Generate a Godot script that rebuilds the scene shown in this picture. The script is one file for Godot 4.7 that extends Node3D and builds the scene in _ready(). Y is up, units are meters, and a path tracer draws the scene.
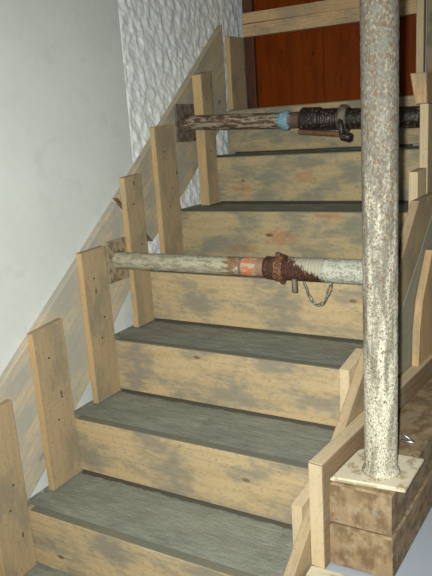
extends Node3D
# Stair flight being cast in concrete between plank forms, braced with steel props.
# x runs across the flight from the wall, y up, -z up the flight. Units are metres.

const RISE := 0.18
const GOING := 0.2258
const WALL_X := -0.047          # face of the smooth wall
const TURN := 0.1147            # plan angle of the open side of the flight

var rng := RandomNumberGenerator.new()
var mats := {}
var used := {}

# ------------------------------------------------------------------ helpers
func numbered(called: String) -> String:
	if not used.has(called):
		used[called] = 0
		return called
	used[called] += 1
	return "%s_%03d" % [called, used[called]]

func tag(o: Node, label: String, category: String, group := "") -> void:
	o.set_meta("label", label)
	o.set_meta("category", category)
	if group != "":
		o.set_meta("group", group)

func put(called: String, mesh: Mesh, m: Material, parent: Node = null, at := Transform3D()) -> MeshInstance3D:
	var o := MeshInstance3D.new()
	o.mesh = mesh
	o.material_override = m
	o.transform = at
	o.cast_shadow = GeometryInstance3D.SHADOW_CASTING_SETTING_ON
	if parent == null:
		o.name = numbered(called)
		add_child(o)
	else:
		o.name = called
		parent.add_child(o, true)
	return o

func base(called: String, at := Transform3D()) -> Node3D:
	var o := Node3D.new()
	o.name = numbered(called)
	o.transform = at
	add_child(o)
	return o

func structure(called: String, mesh: Mesh, m: Material, at := Transform3D()) -> MeshInstance3D:
	var o := put(called, mesh, m, null, at)
	o.set_meta("kind", "structure")
	return o

func tri(st: SurfaceTool, p: Array, n: Vector3, uv: Array) -> void:
	var order := [0, 1, 2]
	if (p[1] - p[0]).cross(p[2] - p[0]).dot(n) > 0.0:
		order = [0, 2, 1]
	for i in order:
		st.set_normal(n)
		st.set_uv(uv[i])
		st.add_vertex(p[i])

# polygon in xy pushed out along z, both rims bevelled; u follows the grain
func slab(poly: Array, depth: float, bevel := 0.002, grain := Vector2(1, 0), ou := 0.0, ov := 0.0, su := 1.5, sv := 0.3) -> ArrayMesh:
	var n := poly.size()
	var area := 0.0
	for i in n:
		area += (poly[i] as Vector2).cross(poly[(i + 1) % n])
	var pts: Array = poly.duplicate()
	if area < 0.0:
		pts.reverse()
	var ins := []
	for i in n:
		var a: Vector2 = pts[(i + n - 1) % n]
		var b: Vector2 = pts[i]
		var c: Vector2 = pts[(i + 1) % n]
		var d1 := (b - a).normalized()
		var d2 := (c - b).normalized()
		var n1 := Vector2(-d1.y, d1.x)
		var n2 := Vector2(-d2.y, d2.x)
		var k: float = 1.0 + n1.dot(n2)
		ins.append(b + (n1 + n2) * bevel / maxf(k, 0.3))
	var st := SurfaceTool.new()
	st.begin(Mesh.PRIMITIVE_TRIANGLES)
	var g := grain.normalized()
	var q := Vector2(-g.y, g.x)
	var uvof := func(p: Vector3, nn: Vector3) -> Vector2:
		var pp := Vector2(p.x, p.y)
		if absf(nn.z) > 0.6:
			return Vector2((pp.dot(g) + ou) / su, (pp.dot(q) + ov) / sv)
		var e := Vector2(-nn.y, nn.x)
		if absf(e.dot(g)) > 0.5:
			return Vector2((pp.dot(g) + ou) / su, (p.z + ov + 0.11) / sv)
		return Vector2((p.z + ou) / su, (pp.dot(q) + ov) / sv)
	var quad := func(a: Vector3, b: Vector3, c: Vector3, d: Vector3, nn: Vector3) -> void:
		var ua: Vector2 = uvof.call(a, nn)
		var ub: Vector2 = uvof.call(b, nn)
		var uc: Vector2 = uvof.call(c, nn)
		var ud: Vector2 = uvof.call(d, nn)
		tri(st, [a, b, c], nn, [ua, ub, uc])
		tri(st, [a, c, d], nn, [ua, uc, ud])
	var idx := Geometry2D.triangulate_polygon(PackedVector2Array(ins))
	for z in [0.0, depth]:
		var nn := Vector3(0, 0, -1) if z == 0.0 else Vector3(0, 0, 1)
		for t in range(0, idx.size(), 3):
			var p := []
			var uv := []
			for j in 3:
				var v: Vector2 = ins[idx[t + j]]
				p.append(Vector3(v.x, v.y, z))
				uv.append(uvof.call(p[j], nn))
			tri(st, p, nn, uv)
	for i in n:
		var a: Vector2 = pts[i]
		var b: Vector2 = pts[(i + 1) % n]
		var ai: Vector2 = ins[i]
		var bi: Vector2 = ins[(i + 1) % n]
		var d := (b - a).normalized()
		var o := Vector3(d.y, -d.x, 0)
		quad.call(Vector3(a.x, a.y, bevel), Vector3(b.x, b.y, bevel), Vector3(b.x, b.y, depth - bevel), Vector3(a.x, a.y, depth - bevel), o)
		quad.call(Vector3(ai.x, ai.y, 0), Vector3(bi.x, bi.y, 0), Vector3(b.x, b.y, bevel), Vector3(a.x, a.y, bevel), (o + Vector3(0, 0, -1)).normalized())
		quad.call(Vector3(ai.x, ai.y, depth), Vector3(bi.x, bi.y, depth), Vector3(b.x, b.y, depth - bevel), Vector3(a.x, a.y, depth - bevel), (o + Vector3(0, 0, 1)).normalized())
	st.index()
	return st.commit()

func rect(x0: float, y0: float, x1: float, y1: float) -> Array:
	return [Vector2(x0, y0), Vector2(x1, y0), Vector2(x1, y1), Vector2(x0, y1)]

# bases: SIDE  local x = up the flight (-z), local z = +x;  PLAN  local x = +x, local y = -z, local z = up
func side_at(p: Vector3) -> Transform3D:
	return Transform3D(Basis(Vector3(0, 0, -1), Vector3.UP, Vector3(1, 0, 0)), p)

func open_side_at(p: Vector3) -> Transform3D:
	return Transform3D(Basis(Vector3(sin(TURN), 0, -cos(TURN)), Vector3.UP, Vector3(cos(TURN), 0, sin(TURN))), p)

func plan_at(p: Vector3) -> Transform3D:
	return Transform3D(Basis(Vector3(1, 0, 0), Vector3(0, 0, -1), Vector3(0, 1, 0)), p)

# profile of (x, r) turned about the x axis; crust roughens the radius
func lathe(profile: Array, segs := 28, crust := 0.0, seed_no := 1, ulen := 1.0, step := 0.0) -> ArrayMesh:
	var prof := []
	for i in profile.size():
		var a: Vector2 = profile[i]
		prof.append(a)
		if step > 0.0 and i + 1 < profile.size():
			var b: Vector2 = profile[i + 1]
			var cnt := int((b.x - a.x) / step)
			for k in range(1, cnt):
				prof.append(a.lerp(b, float(k) / cnt))
	var nz := FastNoiseLite.new()
	nz.seed = seed_no
	nz.frequency = 1.0
	nz.fractal_octaves = 3
	var st := SurfaceTool.new()
	st.begin(Mesh.PRIMITIVE_TRIANGLES)
	var rows := prof.size()
	for i in rows:
		var v: Vector2 = prof[i]
		for j in segs + 1:
			var an := TAU * float(j % segs) / segs
			var rr := v.y
			if crust > 0.0 and rr > 0.001:
				rr += crust * nz.get_noise_3d(v.x * 55.0, cos(an) * 1.7, sin(an) * 1.7)
			st.set_uv(Vector2(v.x / ulen, float(j) / segs))
			st.add_vertex(Vector3(v.x, cos(an) * rr, sin(an) * rr))
	var w := segs + 1
	for i in rows - 1:
		for j in segs:
			var a := i * w + j
			for k in [a, a + 1, a + w, a + 1, a + w + 1, a + w]:
				st.add_index(k)
	st.generate_normals()
	return st.commit()

func rod(a: Vector3, b: Vector3, r: float, called: String, m: Material, parent: Node) -> MeshInstance3D:
	var l := a.distance_to(b)
	var mesh := lathe([Vector2(0, 0), Vector2(0, r * 0.7), Vector2(r * 0.3, r), Vector2(l - r * 0.3, r), Vector2(l, r * 0.7), Vector2(l, 0)], 10)
	var x := (b - a).normalized()
	var up := Vector3.UP if absf(x.y) < 0.9 else Vector3.BACK
	var z := x.cross(up).normalized()
	return put(called, mesh, m, parent, Transform3D(Basis(x, z.cross(x), z), a))

# uneven sheet: origin + i*du + j*dv, pushed along du x dv by noise
func sheet(o: Vector3, du: Vector3, dv: Vector3, nu: int, nv: int, f: Callable, su := 1.0, sv := 1.0) -> ArrayMesh:
	var nn := du.cross(dv).normalized()
	var st := SurfaceTool.new()
	st.begin(Mesh.PRIMITIVE_TRIANGLES)
	for j in nv + 1:
		for i in nu + 1:
			var a := float(i) / nu
			var b := float(j) / nv
			var p := o + du * a + dv * b
			st.set_uv(Vector2(a * du.length() / su, b * dv.length() / sv))
			st.add_vertex(p + nn * float(f.call(p, a, b)))
	for j in nv:
		for i in nu:
			var k := j * (nu + 1) + i
			for q in [k, k + nu + 1, k + 1, k + 1, k + nu + 1, k + nu + 2]:
				st.add_index(q)
	st.generate_normals()
	return st.commit()

func noise(sd: int, octaves := 4, kind := FastNoiseLite.TYPE_SIMPLEX_SMOOTH) -> FastNoiseLite:
	var z := FastNoiseLite.new()
	z.seed = sd
	z.frequency = 1.0
	z.noise_type = kind
	z.fractal_octaves = octaves
	return z

# ------------------------------------------------------------------ materials
func picture(w: int, h: int, f: Callable) -> ImageTexture:
	var data := PackedByteArray()
	data.resize(w * h * 3)
	var k := 0
	for y in h:
		for x in w:
			var c: Color = f.call((x + 0.5) / w, (y + 0.5) / h)
			data[k] = int(clampf(c.r, 0, 1) * 255.0)
			data[k + 1] = int(clampf(c.g, 0, 1) * 255.0)
			data[k + 2] = int(clampf(c.b, 0, 1) * 255.0)
			k += 3
	return ImageTexture.create_from_image(Image.create_from_data(w, h, false, Image.FORMAT_RGB8, data))

func material(tex: Texture2D, rough := 0.85) -> StandardMaterial3D:
	var m := StandardMaterial3D.new()
	m.albedo_texture = tex
	m.roughness = rough
	return m

func plain(c: Color, rough := 0.8, metal := 0.0) -> StandardMaterial3D:
	var m := StandardMaterial3D.new()
	m.albedo_color = c
	m.roughness = rough
	m.metallic = metal
	return m

func bumps(m: StandardMaterial3D, sd: int, freq: float, strength: float, sx := 1.0, sy := 1.0, size := 512) -> void:
	var z := noise(sd, 4)
	var im := Image.create(size, size, false, Image.FORMAT_L8)
	for y in size:
		for x in size:
			var v := 0.5 + 0.5 * z.get_noise_2d(x * freq * sx / size, y * freq * sy / size)
			im.set_pixel(x, y, Color(v, v, v))
	im.bump_map_to_normal_map(strength)
	m.normal_enabled = true
	m.normal_texture = ImageTexture.create_from_image(im)

# a board face, 1.5 m along the grain by 0.3 m across
func wood(sd: int, light: Color, dark: Color, ring_gap: float, contrast: float, stain: Color, stain_from: float, stain_amount: float, knots: Array, rough := 0.85, spots := []) -> StandardMaterial3D:
	var n1 := noise(sd, 3)
	var n2 := noise(sd + 1, 2)
	var n3 := noise(sd + 2, 2)
	var n4 := noise(sd + 3, 5)
	var f := func(a: float, b: float) -> Color:
		var u := a * 1.5
		var v := b * 0.3
		var kd := 0.0
		var core := 0.0
		for k in knots:
			var du: float = (u - k[0]) * 0.45
			var dv: float = v - k[1]
			var dd := sqrt(du * du + dv * dv) / float(k[2])
			kd += exp(-dd * 0.7) * signf(dv) * float(k[2]) * 1.1
			core = maxf(core, 1.0 - smoothstep(0.3, 0.75, dd * 0.8))
		var warp := n1.get_noise_2d(u * 1.6, v * 7.0) * 0.02
		var rings := 0.5 + 0.5 * sin((v + warp + kd) * TAU / ring_gap + 3.0 * n2.get_noise_2d(u * 0.7, v * 9.0))
		rings = pow(rings, 2.0)
		var fine := n3.get_noise_2d(u * 9.0, v * 420.0)
		var c := light.lerp(dark, clampf(contrast * (0.40 * rings + 0.35 * fine + 0.25 * n1.get_noise_2d(u * 3.0, v * 20.0)), 0, 1))
		c = c.lerp(Color(dark.r * 0.55, dark.g * 0.45, dark.b * 0.4), core * 0.8)
		var s := n4.get_noise_2d(u * 4.2, v * 8.0) + 0.30 * n4.get_noise_2d(u * 22.0 + 40.0, v * 60.0) + 0.12 * fine
		c = c.lerp(stain, stain_amount * smoothstep(stain_from - 0.3, stain_from + 0.5, s))
		for p in spots:
			var e := Vector2((u - p[0]) / p[2], (v - p[1]) / p[3]).length() + 0.9 * n4.get_noise_2d(u * 18.0, v * 30.0)
			c = c.lerp(p[4], float(p[5]) * (1.0 - smoothstep(0.4, 1.1, e)))
		var fleck := smoothstep(0.30, 0.5, n4.get_noise_2d(u * 55.0, v * 95.0 + 20.0))
		return c.lerp(stain * 0.9, fleck * 0.45)
	var m := material(picture(768, 256, f), rough)
	bumps(m, sd + 9, 40.0, 1.2, 0.25, 3.0, 256)
	m.normal_scale = 0.35
	return m

func make_materials() -> void:
	mats.riser = wood(11, Color(0.733, 0.633, 0.479), Color(0.636, 0.522, 0.355), 0.026, 0.7, Color(0.483, 0.458, 0.410), 0.04, 0.7, [[0.22, 0.07, 0.008], [0.95, 0.2, 0.008]])
	mats.riser_old = wood(21, Color(0.674, 0.587, 0.440), Color(0.580, 0.475, 0.326), 0.03, 0.7, Color(0.456, 0.447, 0.393), -0.02, 0.8, [[0.4, 0.09, 0.009], [0.62, 0.19, 0.006]], 0.85, [[0.44, 0.085, 0.06, 0.03, Color(0.628, 0.372, 0.249), 0.4], [0.62, 0.16, 0.05, 0.02, Color(0.608, 0.401, 0.259), 0.4], [0.30, 0.04, 0.09, 0.02, Color(0.608, 0.419, 0.269), 0.4], [0.88, 0.20, 0.05, 0.03, Color(0.618, 0.409, 0.269), 0.35]])
	mats.cleat = wood(31, Color(0.652, 0.559, 0.426), Color(0.584, 0.478, 0.338), 0.028, 0.6, Color(0.508, 0.462, 0.387), 0.1, 0.7, [[0.12, 0.05, 0.006], [0.45, 0.12, 0.006], [0.7, 0.22, 0.006], [1.0, 0.08, 0.006], [1.3, 0.2, 0.006]])
	mats.fresh = wood(41, Color(0.772, 0.684, 0.547), Color(0.698, 0.584, 0.419), 0.02, 0.55, Color(0.670, 0.602, 0.493), 0.2, 0.5, [[0.5, 0.11, 0.005]])
	mats.stringer = wood(51, Color(0.728, 0.655, 0.529), Color(0.595, 0.513, 0.397), 0.021, 0.7, Color(0.573, 0.557, 0.518), -0.15, 0.65, [[0.35, 0.2, 0.010], [0.9, 0.07, 0.009], [1.25, 0.17, 0.011]])
	mats.lower_stringer = wood(56, Color(0.742, 0.673, 0.571), Color(0.639, 0.543, 0.424), 0.025, 0.6, Color(0.618, 0.603, 0.562), -0.2, 0.75, [[0.3, 0.1, 0.009], [0.8, 0.2, 0.01]])
	var tn := noise(61, 5)
	var tg := noise(62, 3)
	var timber := func(a2: float, b2: float) -> Color:
		var u := a2 * 1.5
		var v := b2 * 0.3
		var g := tg.get_noise_2d(u * 9.0, v * 110.0)
		var c := Color(0.565, 0.47, 0.35).lerp(Color(0.44, 0.345, 0.24), smoothstep(-0.35, 0.4, tn.get_noise_2d(u * 13.0, v * 17.0) + 0.22 * g))
		var lump := tn.get_noise_2d(u * 21.0 + 50.0, v * 24.0) + 0.3 * tn.get_noise_2d(u * 90.0, v * 90.0)
		c = c.lerp(Color(0.63, 0.555, 0.44), 0.6 * smoothstep(0.10, 0.50, lump))
		return c.lerp(Color(0.58, 0.57, 0.53), 0.45 * smoothstep(0.32, 0.5, tn.get_noise_2d(u * 30.0, v * 30.0 + 9.0)))
	mats.timber = material(picture(1024, 256, timber), 0.9)
	mats.dirty = wood(66, Color(0.54, 0.44, 0.32), Color(0.40, 0.30, 0.21), 0.02, 0.8, Color(0.58, 0.53, 0.45), 0.1, 0.6, [[0.3, 0.15, 0.012]])
	mats.panel = wood(71, Color(0.446, 0.188, 0.013), Color(0.351, 0.133, 0.009), 0.05, 0.8, Color(0.329, 0.129, 0.009), 0.2, 0.6, [[0.25, 0.06, 0.006], [0.27, 0.2, 0.006]], 0.55)
	mats.panel.metallic_specular = 0.2
	mats.frame = wood(76, Color(0.33, 0.17, 0.08), Color(0.20, 0.10, 0.05), 0.02, 0.8, Color(0.16, 0.09, 0.06), 0.2, 0.7, [], 0.6)
	mats.batten = wood(81, Color(0.760, 0.625, 0.462), Color(0.617, 0.471, 0.308), 0.013, 0.8, Color(0.517, 0.460, 0.385), 0.1, 0.5, [])
	mats.edge = wood(36, Color(0.745, 0.610, 0.416), Color(0.676, 0.520, 0.322), 0.02, 0.6, Color(0.627, 0.560, 0.447), 0.2, 0.6, [])
	mats.side_lightener = wood(91, Color(0.60, 0.57, 0.48), Color(0.53, 0.50, 0.42), 0.03, 0.5, Color(0.56, 0.57, 0.52), 0.0, 0.7, [])  # grey of the added side sheet, paler than the concrete it covers
	mats.orange = wood(86, Color(0.760, 0.624, 0.446), Color(0.655, 0.493, 0.313), 0.03, 0.7, Color(0.551, 0.483, 0.401), 0.2, 0.5, [])

	var a := noise(101, 5)
	var b := noise(102, 3)
	var conc := func(u: float, v: float) -> Color:
		var streak := b.get_noise_2d(u * 10.0, v * 130.0)
		var blot := a.get_noise_2d(u * 6.0, v * 6.0)
		var grit := a.get_noise_2d(u * 160.0, v * 160.0)
		var k := 0.515 + 0.05 * streak + 0.05 * blot + 0.05 * grit
		return Color(k, k * 0.995, k * 0.895)
	mats.concrete = material(picture(512, 512, conc), 0.8)
	bumps(mats.concrete, 105, 60.0, 2.0, 1.0, 1.6, 256)
	mats.concrete.normal_scale = 0.25
	var skim := func(u: float, v: float) -> Color:
		var k := a.get_noise_2d(u * 9.0, v * 9.0) + 0.4 * a.get_noise_2d(u * 70.0, v * 70.0)
		return Color(0.43, 0.42, 0.365).lerp(Color(0.46, 0.43, 0.35), smoothstep(0.0, 0.3, k))
	mats.skim = material(picture(256, 256, skim), 0.85)

	var plaster := func(u: float, v: float) -> Color:
		var k := 0.80 + 0.022 * a.get_noise_2d(u * 7.0, v * 7.0) + 0.012 * a.get_noise_2d(u * 50.0, v * 50.0)
		var mark := smoothstep(0.33, 0.5, a.get_noise_2d(u * 12.0 + 7.0, v * 16.0)) * 0.018
		return Color(k - mark, k * 0.998 - mark, k * 0.97 - mark)
	mats.plaster = material(picture(512, 512, plaster), 0.75)
	mats.plaster.uv1_triplanar = true
	mats.plaster.uv1_world_triplanar = true
	mats.plaster.uv1_scale = Vector3(0.5, 0.5, 0.5)
	mats.rough_plaster = plain(Color(0.90, 0.90, 0.885), 0.7)
	mats.room = plain(Color(0.72, 0.71, 0.68), 0.9)
	mats.ledge = plain(Color(0.62, 0.635, 0.67), 0.8)
	var floor_pic := func(u: float, v: float) -> Color:
		var k := 0.45 + 0.08 * a.get_noise_2d(u * 8.0, v * 8.0) + 0.04 * a.get_noise_2d(u * 90.0, v * 90.0)
		return Color(k, k, k * 0.97)
	mats.ground = material(picture(256, 256, floor_pic), 0.9)
	var dull := func(u: float, v: float) -> Color:
		var k := a.get_noise_2d(u * 10.0, v * 10.0)
		return Color(0.50, 0.44, 0.35).lerp(Color(0.40, 0.36, 0.29), smoothstep(-0.2, 0.3, k))
	mats.brown_wall = material(picture(256, 256, dull), 0.9)
	mats.brown_wall.uv1_triplanar = true
	mats.brown_wall.uv1_world_triplanar = true

	# props: cement-splashed tube, rust, paint. u runs along the tube
	var spl := noise(201, 4)
	var fin := noise(202, 3)
	var post := func(u: float, v: float) -> Color:
		var x := u * 2.0
		var cx := cos(v * TAU) * 3.0
		var sx := sin(v * TAU) * 3.0
		var big := spl.get_noise_3d(x * 5.0, cx * 0.5, sx * 0.5)
		var dot := fin.get_noise_3d(x * 240.0, cx * 3.6, sx * 3.6)
		var dot2 := fin.get_noise_3d(x * 95.0 + 9.0, cx * 1.7, sx * 1.7)
		var bare := smoothstep(0.10, 0.75, x + 0.5 * big)   # splash thins out above the reach of the pour
		var c := Color(0.78, 0.75, 0.67).lerp(Color(0.68, 0.645, 0.56), smoothstep(-0.1, 0.35, big)).lerp(Color(0.385, 0.35, 0.30), bare * (0.55 + 0.45 * smoothstep(-0.35, 0.1, dot2)))
		c = c.lerp(Color(0.43, 0.37, 0.30), smoothstep(0.16 - 0.22 * bare, 0.40 - 0.1 * bare, dot) * (0.75 + 0.2 * bare))
		c = c.lerp(Color(0.40, 0.30, 0.23), smoothstep(0.30 - 0.22 * bare, 0.5, dot2) * 0.85)
		c = c.lerp(Color(0.43, 0.425, 0.39), bare * smoothstep(-0.1, 0.3, fin.get_noise_3d(x * 45.0, cx * 0.9 + 5.0, sx * 0.9)) * 0.75)
		return c
	mats.post = material(picture(2048, 192, post), 0.8)
	bumps(mats.post, 211, 90.0, 3.0, 2.0, 1.0, 512)
	var low := func(u: float, v: float) -> Color:
		var x := u
		var cx := cos(v * TAU) * 2.0
		var sx := sin(v * TAU) * 2.0
		var n := spl.get_noise_3d(x * 18.0, cx, sx)
		var d := fin.get_noise_3d(x * 70.0, cx * 3.0, sx * 3.0)
		var c := Color(0.66, 0.63, 0.54).lerp(Color(0.55, 0.52, 0.43), smoothstep(-0.1, 0.3, n))
		c = c.lerp(Color(0.45, 0.36, 0.26), smoothstep(0.2, 0.45, d) * 0.6)
		c = c.lerp(Color(0.46, 0.33, 0.20), (1.0 - smoothstep(0.012, 0.028, absf(x - 0.446) - 0.03 * n - 0.02 * d)) * 0.8)
		c = c.lerp(Color(0.33, 0.29, 0.24), (1.0 - smoothstep(0.003, 0.007, absf(x - 0.470) - 0.006 * d)) * 0.8)
		c = c.lerp(Color(0.76, 0.40, 0.25), (1.0 - smoothstep(0.016, 0.022, absf(x - 0.492) - 0.045 * n - 0.03 * d + 0.004)) * 0.85)
		c = c.lerp(Color(0.55, 0.40, 0.32), smoothstep(0.515, 0.525, x + 0.01 * d) * 0.8)
		return c
	mats.low_tube = material(picture(768, 128, low), 0.8)
	var up := func(u: float, v: float) -> Color:
		var x := u
		var cx := cos(v * TAU) * 2.0
		var sx := sin(v * TAU) * 2.0
		var n := spl.get_noise_3d(x * 16.0 + 30.0, cx, sx)
		var d := fin.get_noise_3d(x * 60.0, cx * 3.0, sx * 3.0)
		var c := Color(0.34, 0.24, 0.17).lerp(Color(0.56, 0.51, 0.44), smoothstep(-0.1, 0.25, n + 0.45 * d))
		c = c.lerp(Color(0.42, 0.54, 0.58), (1.0 - smoothstep(0.017, 0.022, absf(x - 0.408) - 0.02 * d)) * 0.95)
		c = c.lerp(Color(0.33, 0.25, 0.19), smoothstep(0.43, 0.44, x) * 0.85)
		return c
	mats.high_tube = material(picture(768, 128, up), 0.75)
	var grey := func(u: float, v: float) -> Color:
		var cx := cos(v * TAU) * 2.0
		var sx := sin(v * TAU) * 2.0
		var d := fin.get_noise_3d(u * 60.0, cx * 3.0, sx * 3.0)
		return Color(0.70, 0.69, 0.62).lerp(Color(0.52, 0.50, 0.44), smoothstep(0.0, 0.35, d + 0.5 * spl.get_noise_3d(u * 12.0, cx, sx)))
	mats.grey_tube = material(picture(256, 128, grey), 0.8)
	var rust := func(u: float, v: float) -> Color:
		var cx := cos(v * TAU) * 2.0
		var sx := sin(v * TAU) * 2.0
		var n := spl.get_noise_3d(u * 40.0, cx * 1.5, sx * 1.5)
		return Color(0.34, 0.20, 0.12).lerp(Color(0.52, 0.37, 0.24), smoothstep(-0.1, 0.35, n))
	var dark_rust := func(u: float, v: float) -> Color:
		var n := spl.get_noise_3d(u * 40.0, cos(v * TAU) * 3.0, sin(v * TAU) * 3.0)
		return Color(0.22, 0.12, 0.075).lerp(Color(0.38, 0.23, 0.14), smoothstep(0.0, 0.35, n))
	mats.dark_rust = material(picture(128, 64, dark_rust), 0.75)
	mats.rust = material(picture(256, 128, rust), 0.8)
	# thread, cement caked over one end of it
	var thread := func(u: float, v: float) -> Color:
		var cx := cos(v * TAU)
		var sx := sin(v * TAU)
		var n := spl.get_noise_3d(u * 30.0, cx * 2.0, sx * 2.0)
		var c := Color(0.22, 0.11, 0.065).lerp(Color(0.34, 0.18, 0.10), smoothstep(0.0, 0.3, n))
		return c.lerp(Color(0.64, 0.61, 0.53), smoothstep(-0.015, 0.015, u * 0.15 - 0.083 + 0.062 * cx + 0.035 * n))
	mats.thread = material(picture(256, 128, thread), 0.8)
	var black := func(u: float, v: float) -> Color:
		var cx := cos(v * TAU) * 2.0
		var sx := sin(v * TAU) * 2.0
		var n := spl.get_noise_3d(u * 45.0, cx * 2.0, sx * 2.0)
		return Color(0.115, 0.075, 0.055).lerp(Color(0.50, 0.45, 0.38), smoothstep(0.22, 0.38, n) * 0.85)
	mats.black = material(picture(256, 128, black), 0.5)
	var plate := func(u: float, v: float) -> Color:
		var n := spl.get_noise_2d(u * 5.0, v * 5.0) + 0.4 * fin.get_noise_2d(u * 30.0, v * 30.0)
		return Color(0.45, 0.40, 0.34).lerp(Color(0.34, 0.29, 0.245), smoothstep(-0.15, 0.3, n))
	mats.plate = material(picture(128, 128, plate), 0.7)
	var tan_plate := func(u: float, v: float) -> Color:
		var n := spl.get_noise_2d(u * 5.0, v * 5.0) + 0.4 * fin.get_noise_2d(u * 30.0, v * 30.0)
		return Color(0.60, 0.53, 0.43).lerp(Color(0.45, 0.38, 0.30), smoothstep(-0.1, 0.35, n))
	mats.tan_plate = material(picture(128, 128, tan_plate), 0.8)
	var caked := func(u: float, v: float) -> Color:
		var n := spl.get_noise_2d(u * 6.0, v * 6.0) + 0.5 * fin.get_noise_2d(u * 40.0, v * 40.0)
		return Color(0.79, 0.74, 0.64).lerp(Color(0.64, 0.56, 0.45), smoothstep(0.0, 0.4, n))
	mats.caked = material(picture(128, 128, caked), 0.85)
	mats.steel = plain(Color(0.60, 0.60, 0.58), 0.35, 0.9)
	mats.chain = plain(Color(0.55, 0.57, 0.54), 0.45, 0.7)
	mats.nail = plain(Color(0.33, 0.31, 0.28), 0.5, 0.6)
	mats.slurry = plain(Color(0.27, 0.245, 0.195), 0.7)
	mats.cement = plain(Color(0.60, 0.585, 0.54), 0.95)

# ------------------------------------------------------------------ builders
func tread_right(z: float) -> float:      # inner face of the open-side form board
	return 0.795 + tan(TURN) * (-0.073 - z)

func ordinal(k: int) -> String:
	return ["ground", "lowest", "second", "third", "fourth", "fifth", "sixth", "seventh"][k]

func build_stairs() -> void:
	var flight := base("concrete_stair")
	tag(flight, "freshly poured grey concrete treads of the staircase, still in wooden forms", "staircase")
	var un := noise(301, 3)
	for k in range(0, 8):
		var top := k * RISE - 0.003
		var z0 := -(k - 1) * GOING - 0.028
		var z1 := -k * GOING - 0.028
		if k == 0:
			z0 = 0.226
		if k == 7:
			z1 = -1.60
		var xr := tread_right(z0) - 0.001
		var xq := tread_right(z1) - 0.001
		if k == 0:
			xr = 0.78; xq = 0.78
		if k >= 6:
			xr = 0.80; xq = 0.80
		var st := SurfaceTool.new()
		st.begin(Mesh.PRIMITIVE_TRIANGLES)
		# body: solid under the tread
		var lo := top - RISE
		var x0 := WALL_X + 0.001
		var c := [Vector3(x0, top, z0), Vector3(xr, top, z0), Vector3(xq, top, z1), Vector3(x0, top, z1)]
		var faces := [[0, 1, Vector3(0, 0, 1)], [1, 2, Vector3(1, 0, 0)], [2, 3, Vector3(0, 0, -1)], [3, 0, Vector3(-1, 0, 0)]]
		for f in faces:
			var a: Vector3 = c[f[0]]
			var b: Vector3 = c[f[1]]
			var a2 := Vector3(a.x, lo, a.z)
			var b2 := Vector3(b.x, lo, b.z)
			var l := a.distance_to(b)
			tri(st, [a, b, b2], f[2], [Vector2(0, 0), Vector2(l, 0), Vector2(l, RISE)])
			tri(st, [a, b2, a2], f[2], [Vector2(0, 0), Vector2(l, RISE), Vector2(0, RISE)])
		# trowelled top, slightly uneven
		var nu := 60
		var nv := 16
		var grid := []
		for j in nv + 1:
			var row := []
			for i in nu + 1:
				var b := float(j) / nv
				var z := lerpf(z0, z1, b)
				var x := lerpf(x0, lerpf(xr, xq, b), float(i) / nu)
				var y := top + 0.0018 * un.get_noise_2d(x * 9.0, z * 25.0)
				# mortar left thicker against the wall
				y += 0.006 * smoothstep(0.045, 0.0, x - x0) * (0.5 + un.get_noise_2d(x * 40.0, z * 40.0 + k))
				if i == 0 or j == 0 or j == nv or i == nu:
					y = top
				row.append(Vector3(x, y, z))
			grid.append(row)
		for j in nv:
			for i in nu:
				var p := [grid[j][i], grid[j][i + 1], grid[j + 1][i + 1], grid[j + 1][i]]
				var nn: Vector3 = (p[1] - p[0]).cross(p[2] - p[0]).normalized()
				if nn.y < 0.0:
					nn = -nn
				var uv := []
				for q in p:
					uv.append(Vector2(q.x + 0.31 * k, -q.z + 0.17 * k))
				tri(st, [p[0], p[1], p[2]], nn, [uv[0], uv[1], uv[2]])
				tri(st, [p[0], p[2], p[3]], nn, [uv[0], uv[2], uv[3]])
		put("tread", st.commit(), mats.concrete, flight)

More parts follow.
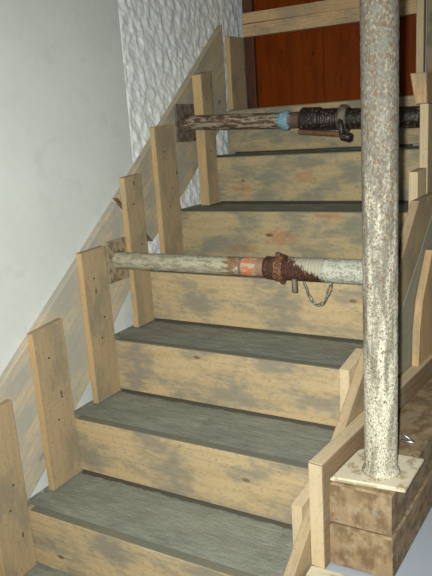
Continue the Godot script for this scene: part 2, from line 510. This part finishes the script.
func build_risers() -> void:
	var where := ["", "at the foot of the flight", "", "", "behind the lower steel prop", "above the lower steel prop", "below the upper steel prop", "below the brown panel"]
	for k in range(1, 8):
		var z := -(k - 1) * GOING
		var x0 := -0.021
		var x1 := tread_right(z) - 0.002
		if k == 6:
			x1 = 0.905
		if k == 7:
			x1 = 0.805
		var gap := 0.006
		var m: Material = mats.riser if k <= 4 else mats.riser_old
		var root := base("riser_board", Transform3D(Basis(), Vector3(x0, (k - 1) * RISE + gap, z - 0.026)))
		tag(root, ("%s pine riser board up the stairs, cement stained, %s" % [ordinal(k), where[k]]).trim_suffix(", "), "riser board", "riser boards of the stair form")
		put("board", slab(rect(0, 0, x1 - x0, RISE - gap - 0.003), 0.026, 0.002, Vector2(1, 0), [0, 0.1, 0.35, 0.62, 0.2, 0.02, 0.45, 0.5][k], [0, 0.02, 0.1, 0.05, 0.08, 0.0, 0.11, 0.04][k]), m, root)
		# ragged line of dark wet slurry squeezed out under the board
		if k > 1:
			var un := noise(310 + k, 3)
			var ss := SurfaceTool.new()
			ss.begin(Mesh.PRIMITIVE_TRIANGLES)
			var cnt := 90
			var xs: float = 0.024 if k != 6 else 0.064
			var prev := []
			for e in cnt + 1:
				var x := lerpf(xs, x1 - x0 - (0.055 if k < 6 else 0.062), float(e) / cnt)
				var w := maxf(0.0075 + 0.006 * un.get_noise_2d(x * 14.0, 3.0) + 0.003 * un.get_noise_2d(x * 60.0, 7.0), 0.002)
				var cur := [Vector3(x, -0.0005, 0.020), Vector3(x, -0.0064, 0.026 + w), Vector3(x, -0.0066, 0.020)]
				if e > 0:
					for f in [[0, 1, Vector3(0, 0.8, 0.6)], [1, 2, Vector3(0, -1, 0)], [2, 0, Vector3(0, 0, -1)]]:
						tri(ss, [prev[f[0]], prev[f[1]], cur[f[1]]], f[2], [Vector2.ZERO, Vector2.ZERO, Vector2.ZERO])
						tri(ss, [prev[f[0]], cur[f[1]], cur[f[0]]], f[2], [Vector2.ZERO, Vector2.ZERO, Vector2.ZERO])
				if e == 0 or e == cnt:
					tri(ss, cur, Vector3(-1 if e == 0 else 1, 0, 0), [Vector2.ZERO, Vector2.ZERO, Vector2.ZERO])
				prev = cur
			ss.index()
			var seam := put("slurry_seam", ss.commit(), mats.slurry, root)
			seam.set_meta("label", "dark damp slurry line under the board")
		# cement slurry left on the top edge
		var sk := put("cement_skim", slab(rect(0.022, 0, x1 - x0, 0.0255), 0.0025, 0.0008, Vector2(1, 0), k * 0.2, 0, 1, 1), mats.skim, root, Transform3D(Basis(Vector3(1, 0, 0), Vector3(0, 0, -1), Vector3(0, 1, 0)), Vector3(0, RISE - gap - 0.003, 0.0258)))
		sk.set_meta("label", "grey cement slurry smeared along the board's top edge")

func nail_heads(parent: Node3D, spots: Array, z: float) -> void:
	for s in spots:
		var mesh := CylinderMesh.new()
		mesh.top_radius = 0.0028
		mesh.bottom_radius = 0.0032
		mesh.height = 0.0016
		mesh.radial_segments = 10
		put("nail_head", mesh, mats.nail, parent, Transform3D(Basis(Vector3(1, 0, 0), Vector3(0, 0, 1), Vector3(0, -1, 0)), Vector3(s.x, s.y, z + 0.0006)))

func build_wall_side() -> void:
	# two planks on edge against the wall: (s = -z, y)
	var lower := base("stringer_plank", side_at(Vector3(WALL_X + 0.0005, 0, 0)))
	tag(lower, "wide grey-beige sloping plank against the white wall, lower of the two", "plank", "sloping planks along the wall")
	put("board", slab([Vector2(-0.30, 0.345), Vector2(-0.20, 0.03), Vector2(0.10, 0.25), Vector2(0.35, 0.455), Vector2(0.50, 0.605), Vector2(0.69, 0.775), Vector2(0.555, 0.978)], 0.0245, 0.002, Vector2(0.8, 0.6), 0.55, 0.02), mats.lower_stringer, lower)
	var upper := base("stringer_plank", side_at(Vector3(WALL_X + 0.0005, 0, 0)))
	tag(upper, "wide brownish sloping plank against the rough plaster, upper of the two", "plank", "sloping planks along the wall")
	put("board", slab([Vector2(0.567, 0.99), Vector2(0.74, 0.815), Vector2(0.974, 0.965), Vector2(1.35, 1.235), Vector2(1.35, 1.598)], 0.0245, 0.003, Vector2(0.81, 0.58), 0.05, 0.2), mats.stringer, upper)
	put("sawn_end", slab([Vector2(0.567, 0.99), Vector2(0.74, 0.815), Vector2(0.7384, 0.8135), Vector2(0.5654, 0.9885)], 0.0235, 0.0003, Vector2(0.7, -0.7), 0.2, 0.1), mats.timber, upper, Transform3D(Basis(), Vector3(0, 0, 0.0005)))
	# cleats: front s, back s, foot y, head y at front and back
	var cl := [
		[-0.115, -0.001, 0.0, 0.508, 0.514], [0.101, 0.2245, 0.18, 0.669, 0.678], [0.334, 0.4500, 0.36, 0.850, 0.852], [0.580, 0.676, 0.54, 1.053, 1.058],
		[0.775, 0.902, 0.72, 1.208, 1.212], [1.098, 1.19, 0.90, 1.388, 1.402], [1.365, 1.495, 1.26, 1.552, 1.556]]
	var words := ["beside the lowest riser", "standing on the lowest tread", "standing beside the lower prop's end plate", "crossed by the lower prop, over the plank joint", "standing beside the upper prop's end plate", "crossed by the upper prop", "topmost, beside the brown panel"]
	for i in cl.size():
		var a: Array = cl[i]
		var d := 0.0215 if i != 5 else 0.040
		var t := side_at(Vector3(-0.0218, float(a[2]) + 0.001, -float(a[0])))
		if i == 5:   # in front of the sixth riser
			a = [1.047, 1.127, 0.90, 1.388, 1.402]
			t = side_at(Vector3(0.0, 0.901, -1.047))
		var root := base("form_cleat", t)
		tag(root, "pine cleat on the wall-side plank, " + words[i], "cleat", "cleats along the wall-side plank")
		var w: float = float(a[1]) - float(a[0])
		var h0: float = float(a[3]) - float(a[2])
		var h1: float = float(a[4]) - float(a[2])
		put("board", slab([Vector2(0, 0), Vector2(w, 0), Vector2(w, h1), Vector2(0, h0)], d, 0.002, Vector2(0, 1), 0.17 * i, 0.07 * (i % 3) + 0.13), mats.cleat, root)
		var ed := put("clean_edge", slab(rect(0.0015, 0.002, d - 0.0015, h0 - 0.003), 0.0012, 0.0003, Vector2(0, 1), 0.19 * i, 0.03 * i), mats.edge, root, Transform3D(Basis(Vector3(0, 0, 1), Vector3(0, 1, 0), Vector3(-1, 0, 0)), Vector3(0.0004, 0, 0)))
		ed.set_meta("label", "cleaner orange-tan narrow edge")
		if i == 5:
			put("packer", slab(rect(0.040, 0.1, 0.080, 0.45), 0.0205, 0.001, Vector2(0, 1), 0.3, 0.1), mats.cleat, root, Transform3D(Basis(), Vector3(0, 0, -0.021)))
		nail_heads(root, [Vector2(w * 0.4, h0 * 0.82), Vector2(w * 0.65, h0 * 0.55), Vector2(w * 0.45, h0 * 0.42)], d)

func build_open_side() -> void:
	# (s along the side, y); outer face of the form board passes through O
	var o := Vector3(0.82, 0, -0.073)
	var t := open_side_at(o - Vector3(cos(TURN), 0, sin(TURN)) * 0.025)
	var string := base("stringer_plank", t)
	tag(string, "sloping pine plank along the open side, behind the upright post", "plank")
	put("board", slab([Vector2(-0.16, 0.165), Vector2(-0.16, 0.02), Vector2(0.70, 0.79), Vector2(0.875, 0.958), Vector2(0.693, 0.952), Vector2(0.58, 0.83), Vector2(0.216, 0.496)], 0.0245, 0.002, Vector2(0.74, 0.67), 0.3, 0.1), mats.cleat, string)
	# cleats inside it
	var cl := [[0.008, 0.142, 0.182, 0.346, 0.372], [0.268, 0.370, 0.362, 0.584, 0.607], [0.490, 0.597, 0.542, 0.86, 0.87], [0.752, 0.825, 0.722, 1.028, 1.034]]
	var words := ["short one on the lowest tread", "short one on the second tread", "behind the upright post, at the lower prop's end", "tall one beside the fifth riser"]
	for i in cl.size():
		var a: Array = cl[i]
		var root := base("form_cleat", t * Transform3D(Basis(), Vector3(float(a[0]), float(a[2]), -0.0275)))
		tag(root, "upright pine cleat on the open-side plank, " + words[i], "cleat", "cleats along the open side")
		var w: float = float(a[1]) - float(a[0])
		put("board", slab([Vector2(0, 0), Vector2(w, 0), Vector2(w, float(a[4]) - float(a[2])), Vector2(0, float(a[3]) - float(a[2]))], 0.027, 0.0015, Vector2(0, 1), 0.21 * i + 0.1, 0.1), mats.fresh, root)
	var grey := base("added_side_sheet", open_side_at(o - Vector3(cos(TURN), 0, sin(TURN)) * 0.0245))  # added sheet: lightens the shaded concrete side of the flight
	tag(grey, "added pale grey sheet lightening the concrete side under the open-side sloping plank", "board")
	put("board", slab([Vector2(0.10, 0.19), Vector2(1.05, 0.19), Vector2(1.05, 0.955), Vector2(0.882, 0.955), Vector2(0.70, 0.7815), Vector2(0.10, 0.243)], 0.022, 0.001, Vector2(1, 0), 0.2, 0.1), mats.side_lightener, grey)
	# level plank on edge, outside
	var edge := base("edge_plank", open_side_at(o + Vector3(0, 0.212, 0)))
	tag(edge, "level plank on edge with pale sawn end, beside the stacked timbers", "plank")
	put("board", slab(rect(0, 0, 0.745, 0.259), 0.034, 0.002, Vector2(1, 0), 0.2, 0.02), mats.dirty, edge)
	var cut := put("sawn_end", slab(rect(0.0, 0.0, 0.032, 0.256), 0.002, 0.0005, Vector2(0, 1), 0.9, 0.12), mats.fresh, edge, Transform3D(Basis(Vector3(0, 0, 1), Vector3(0, 1, 0), Vector3(-1, 0, 0)), Vector3(0.0005, 0.0015, 0.001)))
	cut.set_meta("label", "pale freshly sawn end")
	var top := put("planed_edge", slab(rect(0.0, 0.0, 0.741, 0.031), 0.002, 0.0005, Vector2(1, 0), 0.1, 0.12), mats.fresh, edge, Transform3D(Basis(Vector3(1, 0, 0), Vector3(0, 0, -1), Vector3(0, 1, 0)), Vector3(0.002, 0.2588, 0.0325)))
	top.set_meta("label", "pale planed top edge")

func build_timbers() -> void:
	var l0 := Vector2(0.8565, 0.088)
	var slope := tan(TURN)
	for i in 2:
		var y0: float = [0.2102, 0.3165][i]
		var y1: float = [0.3155, 0.4165][i]
		var f: float = [0.096, 0.099][i]
		var back := 0.795
		var xr: float = [0.998, 0.995][i]
		var root := base("timber_baulk", plan_at(Vector3(0, y0, 0)))
		tag(root, ["rough brown timber at the bottom of the stack under the upright post", "rough brown plaster-spotted timber carrying the upright post's base plate"][i], "timber", "stacked timbers under the upright post")
		put("board", slab([Vector2(0.8565 + (f - 0.088) * slope, f), Vector2(xr, f), Vector2(xr + (back - f) * 0.063, back), Vector2(0.8565 + (back - 0.088) * slope, back)], y1 - y0, 0.004, Vector2(0.07, 1), 0.1 + 0.5 * i, 0.1 - 0.88 + 0.06 * i), [mats.timber, mats.timber][i], root)

func build_post() -> void:
	var c := Vector3(0.9515, 0.4170, -0.175)
	var root := base("upright_prop", Transform3D(Basis(), c))
	tag(root, "thick upright steel prop splashed with white cement, standing on stacked timbers", "steel prop")
	put("base_plate", slab([Vector2(-0.0925, -0.072), Vector2(0.0675, -0.057), Vector2(0.0745, 0.087), Vector2(-0.066, 0.080), Vector2(-0.075, 0.066)], 0.011, 0.003, Vector2(1, 0), 0.1, 0.1, 0.3, 0.3), mats.caked, root, Transform3D(Basis(Vector3(1, 0, 0), Vector3(0, 0, -1), Vector3(0, 1, 0)), Vector3.ZERO))
	var r := 0.0358
	var up := Transform3D(Basis(Vector3(0, 1, 0), Vector3(-1, 0, 0), Vector3(0, 0, 1)), Vector3(0, 0.011, 0))
	put("tube", lathe([Vector2(0, 0), Vector2(0, r + 0.006), Vector2(0.006, r + 0.004), Vector2(0.013, r), Vector2(1.95, r), Vector2(1.95, 0)], 40, 0.0011, 5, 2.0, 0.008), mats.post, root, up)

func end_plate(parent: Node3D, hw: float, hh: float, m: Material) -> void:
	put("end_plate", slab(rect(-hw, -hh, hw, hh), 0.007, 0.0015, Vector2(1, 0), 0.06, 0.04, 0.16, 0.16), m, parent, Transform3D(Basis(Vector3(0, 0, -1), Vector3(0, 1, 0), Vector3(1, 0, 0)), Vector3.ZERO))

func thread_profile(x0: float, x1: float, r: float, pitch: float, d: float) -> Array:
	var out := [Vector2(x0, 0)]
	var x := x0
	while x < x1:
		out.append(Vector2(x, r - d))
		out.append(Vector2(x + pitch * 0.3, r))
		out.append(Vector2(x + pitch * 0.6, r))
		x += pitch
	out.append(Vector2(x1, r - d))
	out.append(Vector2(x1, 0))
	return out

func build_lower_prop() -> void:
	var root := base("steel_prop", Transform3D(Basis(Vector3(0, 0, 1), 0.004), Vector3(-0.0216, 0.790, -0.524)))
	tag(root, "lower horizontal steel prop, cream tube with orange paint, rusty collar and chain", "steel prop", "horizontal props across the stairs")
	end_plate(root, 0.0515, 0.069, mats.tan_plate)
	put("inner_tube", lathe([Vector2(0.007, 0), Vector2(0.007, 0.031), Vector2(0.014, 0.0275), Vector2(0.57, 0.0275), Vector2(0.57, 0)], 28, 0.0014, 3, 1.0, 0.008), mats.low_tube, root)
	put("rust_sleeve", lathe([Vector2(0.545, 0), Vector2(0.545, 0.030), Vector2(0.549, 0.033), Vector2(0.580, 0.033), Vector2(0.580, 0)], 28, 0.003, 8, 0.3, 0.005), mats.dark_rust, root)
	var col := put("collar", lathe([Vector2(0.578, 0), Vector2(0.578, 0.035), Vector2(0.582, 0.039), Vector2(0.598, 0.040), Vector2(0.604, 0.036), Vector2(0.604, 0)], 28, 0.005, 9, 0.3, 0.005), mats.rust, root)
	for an in [0.3, 1.9, 3.4, 5.0]:
		rod(Vector3(0.590, cos(an) * 0.036, sin(an) * 0.036), Vector3(0.590, cos(an) * 0.050, sin(an) * 0.048), 0.0075, "lug", mats.rust, col)
	put("thread", lathe(shift(thread_profile(0.0, 0.118, 0.0335, 0.0098, 0.0036)), 28, 0.0012, 4, 0.15), mats.thread, root, Transform3D(Basis(), Vector3(0.605, 0, 0)))
	put("outer_tube", lathe([Vector2(0.722, 0), Vector2(0.722, 0.0335), Vector2(0.857, 0.0335), Vector2(0.857, 0)], 28, 0.0012, 6, 0.5, 0.008), mats.grey_tube, root)
	rod(Vector3(0.638, -0.024, 0.018), Vector3(0.640, -0.064, 0.02), 0.0075, "pin", mats.plate, root)
	var chain := Node3D.new()
	chain.name = "chain"
	root.add_child(chain)
	var n := 7
	var pts := []
	for i in n + 1:
		var a := float(i) / n
		var x := lerpf(0.668, 0.747, a)
		var q := (a - 0.5) * 2.0
		pts.append(Vector3(x, -0.031 - 0.063 * (1.0 - pow(absf(q), 2.4)), 0.022))
	var tor := TorusMesh.new()
	tor.inner_radius = 0.0050
	tor.outer_radius = 0.0080
	tor.rings = 14
	tor.ring_segments = 8
	for i in n:
		var a: Vector3 = pts[i]
		var b: Vector3 = pts[i + 1]
		var x := (b - a).normalized()
		var z := Vector3(0, 0, 1)
		var y := z.cross(x)
		var l := a.distance_to(b) * 0.5 + 0.003
		var bas := Basis(x * (l / 0.0080), z.rotated(x, PI / 2 * (i % 2) + 0.5) * 0.9, z.cross(x).rotated(x, PI / 2 * (i % 2) + 0.5) * 0.72)
		if bas.determinant() < 0.0:
			bas.z = -bas.z
		put("link", tor, mats.chain, chain, Transform3D(bas, (a + b) * 0.5))

func shift(p: Array) -> Array:
	return p

func build_upper_prop() -> void:
	var root := base("steel_prop", Transform3D(Basis(Vector3(0, 0, 1), -0.040), Vector3(-0.0216, 1.217, -1.014)))
	tag(root, "upper horizontal steel prop, rusty mottled tube with pale blue paint and black collar", "steel prop", "horizontal props across the stairs")
	end_plate(root, 0.072, 0.069, mats.plate)
	put("inner_tube", lathe([Vector2(0.007, 0), Vector2(0.007, 0.030), Vector2(0.014, 0.027), Vector2(0.48, 0.027), Vector2(0.48, 0)], 28, 0.0014, 13, 1.0, 0.008), mats.high_tube, root)
	put("paint_band", lathe([Vector2(0.396, 0.025), Vector2(0.400, 0.0295), Vector2(0.406, 0.0305), Vector2(0.422, 0.0305), Vector2(0.427, 0.025)], 28, 0.007, 17, 0.5, 0.005), plain(Color(0.46, 0.58, 0.62), 0.7), root)
	put("collar", lathe([Vector2(0.470, 0), Vector2(0.470, 0.036), Vector2(0.475, 0.041), Vector2(0.535, 0.041), Vector2(0.540, 0.037), Vector2(0.540, 0)], 28, 0.002, 18, 0.3, 0.006), mats.black, root)
	put("thread", lathe(thread_profile(0.0, 0.10, 0.036, 0.0085, 0.003), 28, 0.001, 19, 0.3), mats.black, root, Transform3D(Basis(), Vector3(0.538, 0, 0)))
	var nut := put("nut", lathe([Vector2(0.606, 0), Vector2(0.606, 0.040), Vector2(0.612, 0.046), Vector2(0.628, 0.046), Vector2(0.634, 0.040), Vector2(0.634, 0)], 28, 0.005, 20, 0.3, 0.005), mats.plate, root)
	rod(Vector3(0.62, 0.0, 0.040), Vector3(0.63, -0.052, 0.045), 0.010, "lug", mats.black, nut)
	var h := rod(Vector3(0.475, -0.038, 0.040), Vector3(0.655, -0.050, 0.042), 0.0085, "handle", mats.rust, root)
	rod(Vector3(0.150, -0.004, 0), Vector3(0.186, -0.010, 0), 0.0155, "handle_knob", mats.black, h)
	put("outer_tube", lathe([Vector2(0.632, 0), Vector2(0.632, 0.033), Vector2(0.870, 0.033), Vector2(0.870, 0)], 28, 0.0015, 21, 0.5, 0.008), mats.black, root)

func build_far_end() -> void:
	# brown door-like panel shutting the head of the stairs
	var pan := base("panel_board", Transform3D(Basis(), Vector3(0.036, 1.263, -1.555)))
	tag(pan, "varnished reddish brown wooden panel closing the head of the stairs", "panel")
	for i in 2:
		var x0: float = [0.0, 0.304][i]
		var x1: float = [0.303, 0.705][i]
		put("plank", slab(rect(x0, 0, x1, 1.1), 0.02, 0.0015, Vector2(0, 1), 0.05 + 0.2 * i, 0.02 + 0.14 * i), mats.panel, pan)
	structure("trim_1", slab(rect(0, 0, 0.0465, 1.1), 0.036, 0.003, Vector2(0, 1), 0.1, 0.05), mats.frame, Transform3D(Basis(), Vector3(-0.012, 1.263, -1.553)))
	var bat := base("cross_batten", Transform3D(Basis(Vector3(0, 0, 1), -0.006), Vector3(0.004, 1.556, -1.5165)))
	tag(bat, "pale split batten nailed level across the brown panel", "batten")
	# a split runs in from its free end
	put("split_half", slab([Vector2(0, 0), Vector2(0.74, 0), Vector2(0.74, 0.050), Vector2(0.35, 0.0505), Vector2(0, 0.049)], 0.038, 0.0012, Vector2(1, 0), 0.2, 0.1), mats.batten, bat)
	put("split_half", slab([Vector2(0, 0.0525), Vector2(0.35, 0.0507), Vector2(0.74, 0.0502), Vector2(0.74, 0.094), Vector2(0, 0.094)], 0.038, 0.0012, Vector2(1, 0), 0.2, 0.1), mats.batten, bat)
	# uprights at the right of the panel
	var up := base("upright_batten", Transform3D(Basis(), Vector3(0.7315, 1.263, -1.477)))
	tag(up, "tall thin pale batten at the open end of the cross batten", "batten")
	put("board", slab(rect(0, 0, 0.027, 1.0), 0.03, 0.002, Vector2(0, 1), 0.2, 0.1), mats.fresh, up)
	var jack := base("upright_batten", side_at(Vector3(0.849, 0.902, -0.985)))
	tag(jack, "pale upright batten that the upper prop butts against, under the wedge", "batten")
	put("board", slab(rect(0, 0, 0.142, 0.318), 0.026, 0.002, Vector2(0, 1), 0.5, 0.2), mats.fresh, jack)
	var wedge := base("wood_wedge", Transform3D(Basis(), Vector3(0.815, 1.2215, -1.09)))
	tag(wedge, "small brown tapered wedge standing on a pale upright batten", "wedge")
	put("block", slab([Vector2(0.016, 0), Vector2(0.052, 0), Vector2(0.050, 0.092), Vector2(0.0, 0.092)], 0.09, 0.003, Vector2(0, 1), 0.3, 0.1), mats.batten, wedge)
	# boards closing the side behind the stacked timbers
	var pl := base("side_board", open_side_at(Vector3(0.8206, 0.0, -0.0729)))
	tag(pl, "orange-tan board standing upright where the level edge plank ends", "board")
	put("board", slab([Vector2(0.64, 0.4735), Vector2(0.75, 0.4735), Vector2(0.75, 0.212), Vector2(1.05, 0.212), Vector2(1.05, 0.80), Vector2(0.749, 0.80), Vector2(0.667, 0.666), Vector2(0.645, 0.58)], 0.022, 0.0015, Vector2(0, 1), 0.3, 0.05), mats.orange, pl)

func build_small() -> void:
	var root := base("bent_nails", Transform3D(Basis(), Vector3(0.953, 0.414, -0.345)))
	tag(root, "bright bent steel spike lying on the timber beside the upright post's base", "nail")
	rod(Vector3(0, 0.004, 0), Vector3(0.034, 0.004, 0.0), 0.0035, "shank", mats.steel, root)
	rod(Vector3(0.0, 0.022, -0.004), Vector3(0.030, 0.005, -0.002), 0.0032, "bent_end", mats.steel, root)
	var sheet_root := base("pale_board", plan_at(Vector3(0, 0.2105, 0)))
	tag(sheet_root, "pale thin board lying flat in front of the stacked timbers", "board")
	put("board", slab([Vector2(0.822, -0.06), Vector2(1.02, -0.10), Vector2(1.03, 0.075), Vector2(0.822, 0.066)], 0.006, 0.0015, Vector2(1, 0), 0.1, 0.1), mats.caked, sheet_root)

func build_room() -> void:
	var box := func(called: String, lo: Vector3, hi: Vector3, m: Material) -> void:
		structure(called, slab(rect(0, 0, hi.x - lo.x, hi.y - lo.y), hi.z - lo.z, 0.002, Vector2(1, 0), 0, 0, 1, 1), m, Transform3D(Basis(), lo))
	box.call("wall_left", Vector3(-0.35, -0.18, -0.70), Vector3(WALL_X, 2.5, 3.2), mats.plaster)
	# rough-cast stretch further up: real relief
	var c1 := noise(401, 4)
	var c2 := noise(402, 2, FastNoiseLite.TYPE_CELLULAR)
	c2.cellular_return_type = FastNoiseLite.RETURN_DISTANCE
	var f := func(p: Vector3, a: float, _b: float) -> float:
		var k := c2.get_noise_2d(p.z * 30.0 + 0.7 * c1.get_noise_2d(p.z * 20.0, p.y * 20.0), p.y * 30.0)
		var v := -0.007 + 0.007 * c1.get_noise_2d(p.z * 19.0, p.y * 15.0) - 0.004 * k + 0.0018 * c1.get_noise_2d(p.z * 60.0, p.y * 60.0)
		return minf(v, 0.0) - 0.010 * (1.0 - smoothstep(0.0, 0.012, a))
	structure("wall_left_rough", sheet(Vector3(WALL_X - 0.001, -0.18, -0.698), Vector3(0, 0, -1.0), Vector3(0, 2.68, 0), 190, 480, f), mats.rough_plaster)
	box.call("wall_left_core", Vector3(-0.35, -0.18, -1.75), Vector3(WALL_X - 0.03, 2.5, -0.701), mats.room)
	box.call("wall_back", Vector3(-0.35, -0.18, -1.75), Vector3(0.81, 2.5, -1.602), mats.room)
	box.call("wall_back_pier", Vector3(0.81, -0.18, -1.75), Vector3(2.6, 2.5, -1.25), mats.brown_wall)
	box.call("wall_right", Vector3(2.6, -0.18, -1.75), Vector3(2.8, 2.5, 3.2), mats.room)
	box.call("wall_front", Vector3(-0.35, -0.18, 3.2), Vector3(2.8, 2.5, 3.4), mats.room)
	box.call("floor", Vector3(-0.35, -0.38, -1.75), Vector3(2.8, -0.18, 3.4), mats.ground)
	box.call("ceiling", Vector3(-0.35, 2.5, -1.75), Vector3(2.8, 2.7, 3.4), mats.room)
	# raised floor beside the flight
	structure("floor_landing", slab([Vector2(0.8215, -0.25), Vector2(2.6, -0.25), Vector2(2.6, 1.25), Vector2(0.985, 1.25), Vector2(0.8215, 0.075)], 0.39, 0.003, Vector2(1, 0), 0, 0, 1, 1), mats.ledge, plan_at(Vector3(0, -0.18, 0)))

# ------------------------------------------------------------------ scene
func _ready() -> void:
	rng.seed = 7
	var cam := Camera3D.new()
	cam.name = "camera"
	var yaw := 0.5326
	var pitch := -0.2442
	var roll := -0.0679
	var b := Basis(Vector3.UP, yaw) * Basis(Vector3.RIGHT, pitch) * Basis(Vector3.BACK, roll)
	cam.transform = Transform3D(b, Vector3(1.3065, 1.1881, 1.0958))
	cam.fov = rad_to_deg(2.0 * atan(288.0 / 637.57))
	cam.near = 0.02
	add_child(cam)
	cam.current = true

	var env := Environment.new()
	env.background_mode = Environment.BG_COLOR
	env.background_color = Color(0, 0, 0)
	env.tonemap_mode = Environment.TONE_MAPPER_LINEAR
	env.tonemap_exposure = 1.0
	env.sdfgi_enabled = true
	env.ssao_enabled = true
	env.ssil_enabled = true
	var we := WorldEnvironment.new()
	we.environment = env
	we.name = "environment"
	add_child(we)

	# the camera's own flash, a little to the left of the lens
	var flash := SpotLight3D.new()
	flash.name = "camera_flash"
	flash.transform = Transform3D(b * Basis(Vector3.RIGHT, -0.08), cam.position + b * Vector3(-0.030, 0.012, 0.0))
	flash.light_color = Color(0.97, 1.0, 0.985)
	flash.light_energy = 4.65
	flash.light_size = 0.012
	flash.spot_range = 8.0
	flash.spot_attenuation = 2.0
	flash.spot_angle = 55.0
	flash.spot_angle_attenuation = 1.0
	flash.shadow_enabled = true
	add_child(flash)

	make_materials()
	build_room()
	build_stairs()
	build_risers()
	build_wall_side()
	build_open_side()
	build_timbers()
	build_post()
	build_lower_prop()
	build_upper_prop()
	build_far_end()
	build_small()
